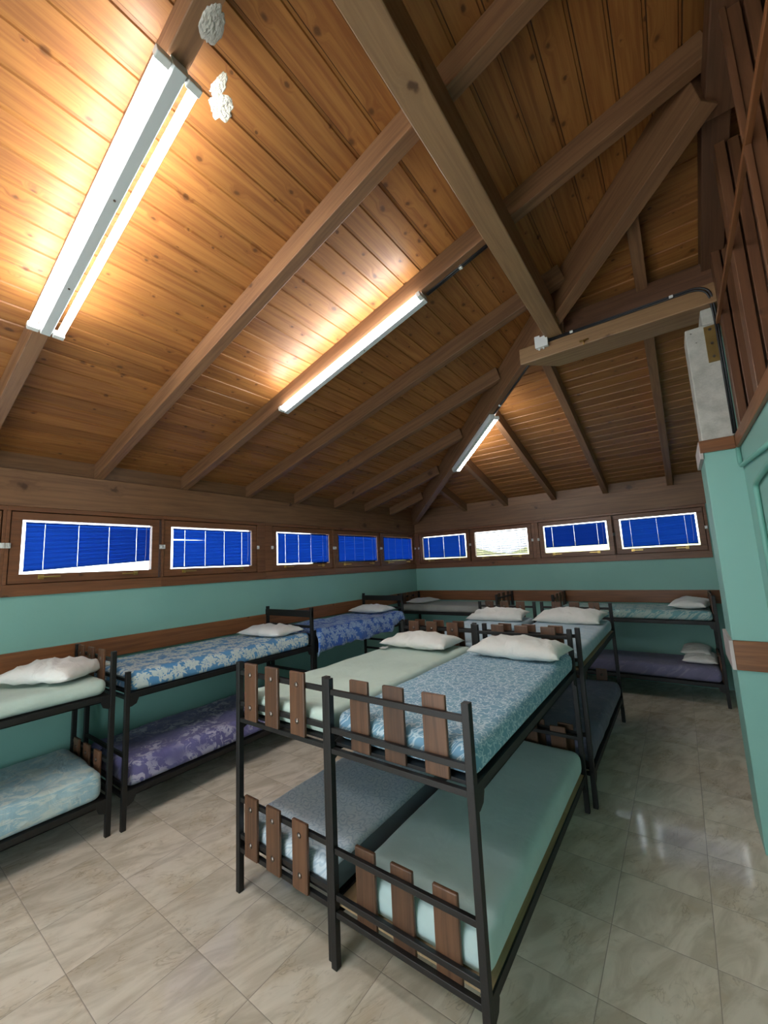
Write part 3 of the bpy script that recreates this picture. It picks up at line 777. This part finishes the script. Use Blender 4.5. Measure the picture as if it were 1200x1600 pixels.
# ------------------------------------------------------------------ mattresses
def axis_pts(h, r, n):
    e = [0, .1, .3, .6, 1.0]
    a = [-h + r * t for t in e]; inner = [-(h - r) + 2 * (h - r) * k / n for k in range(1, n)]
    return a + inner + [-x for x in reversed(a)]
def mattress(label, x0, x1, y0, y1, z0, z1, mat, r=.045, wob=.006, seed=0, border=None, cat='mattress', name='mattress', lump=0.0, rz=0.0):
    hx, hy, hz = (x1 - x0) / 2, (y1 - y0) / 2, (z1 - z0) / 2
    r = min(r, hz * .92)
    X, Y, Z = axis_pts(hx, r, 14 if hx < .6 else 34), axis_pts(hy, r, 34 if hy > .6 else 14), axis_pts(hz, r, 2)
    idx = {}; m = MB()
    def vid(p):
        k = tuple(round(c, 5) for c in p)
        if k in idx: return idx[k]
        q = Vector((max(-hx + r, min(hx - r, p[0])), max(-hy + r, min(hy - r, p[1])), max(-hz + r, min(hz - r, p[2]))))
        d = Vector(p) - q; n = d.normalized() if d.length > 1e-9 else Vector((0, 0, 1)); pos = q + n * r
        s = Vector((pos.x + seed * 3.1, pos.y + seed * 1.7, pos.z))
        f = .5 + .5 * (pos.z / hz)                     # the underside stays flat
        disp = wob * (noise.noise(s * 4.5) + .5 * noise.noise(s * 11)) + lump * noise.noise(s * 2.2)
        pos = pos + n * disp * max(.0, f)
        idx[k] = len(m.v); m.v.append(tuple(pos + Vector((0, 0, hz)))); return idx[k]
    def sheet(A, B, fn):
        for a0, a1 in zip(A, A[1:]):
            for b0, b1 in zip(B, B[1:]): m.f.append((vid(fn(a0, b0)), vid(fn(a1, b0)), vid(fn(a1, b1)), vid(fn(a0, b1))))
    for s in (-1, 1):
        sheet(X, Y, lambda a, b: (a, b, s * hz)); sheet(X, Z, lambda a, b: (a, s * hy, b)); sheet(Y, Z, lambda a, b: (s * hx, a, b))
    o = m.build(name, mat, None, smooth=True); o.location = ((x0 + x1) / 2, (y0 + y1) / 2, z0); o.rotation_euler = (0, 0, rz)
    tag(o, label, cat)
    if border:
        q = MB(); e = .0035; bw = r + .012
        for s in (1,):
            q.box(s * hx - .0, s * hx + e, -hy + .03, hy - .03, .008, 2 * hz - .02)
        c = q.build('border_panel', border, o, .002); c['label'] = 'slate grey mattress border'
    return o
UZ, LZ = .985, .265
mattress('plain pale green mattress on top of the left front bunk', -2.292, -1.552, NY0 + .045, NY1 - .04, UZ, UZ + .125, F['mint'], seed=1, wob=.007)
mattress('teal paisley mattress on top of the right front bunk', -1.508, -.742, NY0 + .045, NY1 - .04, UZ, UZ + .135, F['swirl'], .05, .004, 2)
mattress('pale blue line-flowered mattress on the lower level of the left front bunk', -2.290, -1.550, NY0 + .045, NY1 - .04, LZ, LZ + .135, F['lineflower'], seed=3, wob=.004, border=F['piping'])
mattress('plain aqua-sheeted mattress on the lower level of the right front bunk', -1.435, -.750, NY0 + .045, NY1 - .04, LZ, LZ + .165, F['sheet'], .06, .004, 4)
mattress('pale blue mattress on top of the left rear middle bunk', -2.292, -1.570, FY0 + .04, FY1 - .04, UZ, UZ + .12, F['paleblue'], seed=5)
mattress('pale blue mattress over bare plywood on the right rear middle bunk', -1.468, -.715, FY0 + .04, FY1 - .04, UZ, UZ + .125, F['paleblue'], seed=6)
mattress('wrinkled grey purple mattress on the lower right rear middle bunk', -1.466, -.70, FY0 + .04, FY1 - .04, LZ, LZ + .17, F['greypurple'], .07, .014, 7, lump=.012)
mattress('plain pale green mattress with rounded end at the left picture edge', -4.335, -3.575, -.55, 1.285, UZ, UZ + .12, F['mint2'], .055, .010, 8)
mattress('pale teal brush-stroke mattress on the lower bunk at the left edge', -4.335, -3.570, -.55, 1.275, LZ, LZ + .20, F['stroke'], .05, .012, 9)
mattress('blue and cream damask mattress on the left wall bunk', -4.33, -3.535, 1.425, 3.30, .965, 1.115, F['damask'], .045, .010, 10)
mattress('purple floral mattress on the lower left wall bunk', -4.33, -3.535, 1.425, 3.30, LZ, LZ + .19, F['purple'], .06, .014, 11, lump=.01)
mattress('plain grey mattress on the corner bunk along the back wall', -4.31, -2.47, 6.30, 7.02, UZ, UZ + .12, F['grey'], seed=12, wob=.004)
mattress('teal flowered mattress on the right back wall bunk', -1.555, .235, 6.30, 7.02, UZ, UZ + .12, F['tealflower'], seed=13, wob=.004)
mattress('dusky purple mattress on the lower right back wall bunk', -1.555, .235, 6.30, 7.02, LZ, LZ + .165, F['dimpurple'], .055, .004, 14)
# royal blue bedspread bulging over the aisle side
m = MB(); nu, nv = 40, 60; yA, yB = 3.41, 5.235
def spread(u, v):
    y = yA + (yB - yA) * v
    fold = noise.noise(Vector((u * 3, y * 2.6, 3.3)))
    rip = noise.noise(Vector((u * 1.5, y * 9, 8.1)))
    top = 1.125 + .02 * fold + .012 * noise.noise(Vector((u * 7, y * 6, 1)))
    if u < .62:
        s = u / .62; x = -4.335 + (.735) * s; z = top - (.02 * (1 - s) if s < .1 else 0)
    else:
        s = (u - .62) / .38                      # over the edge and down, belly outward
        a = s * PI * .62
        drop = (.155 if v < .8 else .155 - .10 * (v - .8) / .2) + .02 * rip
        x = -3.60 + .088 * math.sin(min(a * 1.15, PI * .75)) + .016 * rip * s + .012 * math.sin(y * 17) * s
        x = max(x, -3.535)
        z = top - drop * (1 - math.cos(a)) / (1 - math.cos(PI * .62)) * 1.55 * s ** .25
    e = min(v, 1 - v) * (yB - yA)
    if e < .05: z -= .05 * (1 - e / .05) ** 2
    return (x, y, z)
for i in range(nu + 1):
    for j in range(nv + 1): m.v.append(spread(i / nu, j / nv))
for i in range(nu):
    for j in range(nv):
        a = i * (nv + 1) + j; m.f.append((a, a + 1, a + nv + 2, a + nv + 1))
o = m.build('bedspread', F['royal'], None, smooth=True, origin=(-3.93, 4.32, .965))
sm = o.modifiers.new('thick', 'SOLIDIFY'); sm.thickness = .012; sm.offset = -1
tag(o, 'royal blue patterned bedspread bulging over the aisle side of a bunk', 'bedspread')

# ------------------------------------------------------------------ pillows
def pillow(label, x, y, z, L, W, H, rz, seed, mat='white', tx=0.0, ty=0.0, tagside=False):
    m = MB(); nu, nv = 34, 24; top = {}; bot = {}
    for i in range(nu + 1):
        for j in range(nv + 1):
            u, v = -1 + 2 * i / nu, -1 + 2 * j / nv
            pin = 1 - .06 * (1 - abs(u) ** 2.2) * abs(v) ** 4, 1 - .09 * (1 - abs(v) ** 2.2) * abs(u) ** 4
            px, py = u * L / 2 * pin[1], v * W / 2 * pin[0]
            prof = (max(0, 1 - abs(u) ** 3.0) ** .52) * (max(0, 1 - abs(v) ** 2.6) ** .52)
            s = Vector((px * 6 + seed * 5.3, py * 6, seed))
            wr = .6 * noise.noise(s) + .42 * noise.noise(Vector((px * 20 + seed + py * 6, py * 7, seed * 2)))
            cr = abs(noise.noise(Vector((px * 8 + py * 5 + seed, py * 3, seed + 9)))) * -.5
            h = H * prof * (1 + .30 * wr + cr)
            edge = (i in (0, nu) or j in (0, nv))
            zt = H * .36 + h * .64 + .004 * noise.noise(s * 2); zb_ = H * .36 - h * .36
            if edge: zt = zb_ = H * .34 + .012 * noise.noise(Vector((px * 9, py * 9, seed)))
            top[i, j] = len(m.v); m.v.append((px, py, zt))
            if edge: bot[i, j] = top[i, j]
            else: bot[i, j] = len(m.v); m.v.append((px, py, zb_))
    for i in range(nu):
        for j in range(nv):
            m.f.append((top[i, j], top[i + 1, j], top[i + 1, j + 1], top[i, j + 1])); m.f.append((bot[i, j], bot[i, j + 1], bot[i + 1, j + 1], bot[i + 1, j]))
    o = m.build('pillow', F[mat], None, smooth=True); o.location = (x, y, z); o.rotation_euler = (tx, ty, rz)
    tag(o, label, 'pillow')
    if tagside:
        c = MB().box(-L / 2 + .03, -L / 2 + .09, -W / 2 - .035, -W / 2 + .02, .012, .015).build('care_tag', F['tag'], o); c['label'] = 'white care tag'
    return o
pillow('white pillow on the pale green mattress at the left edge', -3.91, 1.03, 1.105, .60, .42, .16, .60, 1)
pillow('white pillow on the blue damask mattress', -3.86, 3.00, 1.115, .64, .42, .13, .12, 2)
pillow('white pillow on the royal blue bedspread', -3.90, 4.93, 1.135, .62, .40, .12, .08, 3, 'offwhite')
pillow('white pillow with a care tag on the plain pale green front bunk', -1.935, 3.13, 1.110, .66, .38, .135, .0, 4, tagside=True)
pillow('large white pillow on the teal paisley mattress', -1.055, 3.09, 1.116, .68, .39, .15, -.03, 5)
pillow('white pillow on the left rear middle bunk', -1.925, 4.98, 1.105, .70, .42, .14, .05, 6, tx=.12)
pillow('white pillow on the right rear middle bunk, leaning on the slats', -1.085, 4.98, 1.110, .72, .42, .15, -.10, 7, tx=.14)
pillow('flat greyish pillow on the corner bunk by the back wall', -4.02, 6.66, 1.105, .60, .40, .09, 1.45, 8, 'offwhite')
pillow('white pillow on the teal flowered mattress by the pier', .045, 6.62, 1.105, .56, .40, .14, 1.35, 9)
pillow('lower pillow of the two stacked on the lower right back wall bunk', .06, 6.66, .43, .52, .36, .12, 1.5, 10, 'offwhite')
pillow('upper grey pillow of the two stacked on the lower right back wall bunk', .03, 6.82, .50, .50, .32, .11, 1.5, 11, 'offwhite', ty=0.0, tx=.0)

# ------------------------------------------------------------------ outside
m = MB(); nx, ny = 30, 14
for i in range(nx + 1):
    for j in range(ny + 1):
        x = -40 + 70 * i / nx; y = 14 + 30 * j / ny
        z = -1.5 + (j / ny) ** .8 * (4.6 + 2.2 * noise.noise(Vector((x * .16, 2, 0)))) + .5 * noise.noise(Vector((x * .3, y * .3, 1)))
        m.v.append((x, y, z))
for i in range(nx):
    for j in range(ny):
        a = i * (ny + 1) + j; m.f.append((a, a + ny + 1, a + ny + 2, a + 1))
o = m.build('hillside', M['hill'], None, smooth=True); struct(o)

sun = bpy.data.lights.new('sun', 'SUN'); sun.energy = 4.5; sun.angle = .01; sun.color = (1, .95, .85)
so = bpy.data.objects.new('sun', sun); COL.objects.link(so); so.rotation_euler = Vector((-.35, .75, -.75)).to_track_quat('-Z', 'Y').to_euler()
wd = bpy.data.worlds.new('sky'); scene.world = wd; wd.use_nodes = True
bg = wd.node_tree.nodes['Background']; bg.inputs[0].default_value = (0.86, 0.93, 1.0, 1); bg.inputs[1].default_value = 3.5

# ------------------------------------------------------------------ camera
yaw, pit, rol = math.radians(-36.01297), math.radians(7.50069), math.radians(-2.76124)
fwd = Vector((math.sin(yaw) * math.cos(pit), math.cos(yaw) * math.cos(pit), math.sin(pit)))
r0 = Vector((math.cos(yaw), -math.sin(yaw), 0)); u0 = r0.cross(fwd)
rt = r0 * math.cos(rol) + u0 * math.sin(rol); upv = u0 * math.cos(rol) - r0 * math.sin(rol)
cam = bpy.data.cameras.new('camera'); co = bpy.data.objects.new('camera', cam); COL.objects.link(co)
mw = Matrix((rt, upv, -fwd)).transposed().to_4x4(); mw.translation = (0, 0, 1.85); co.matrix_world = mw
cam.sensor_fit = 'VERTICAL'; cam.sensor_height = 36.0; cam.lens = 624.92 / 1600 * 36.0; cam.clip_start = .02
scene.camera = co
vs = scene.view_settings; vs.view_transform = 'Standard'; vs.look = 'None'; vs.exposure = 1.1; vs.gamma = 1.0; vs.use_curve_mapping = False
scene.cycles.max_bounces = 10; scene.cycles.diffuse_bounces = 6; scene.cycles.sample_clamp_indirect = 8.0
scene.cycles.use_denoising = True
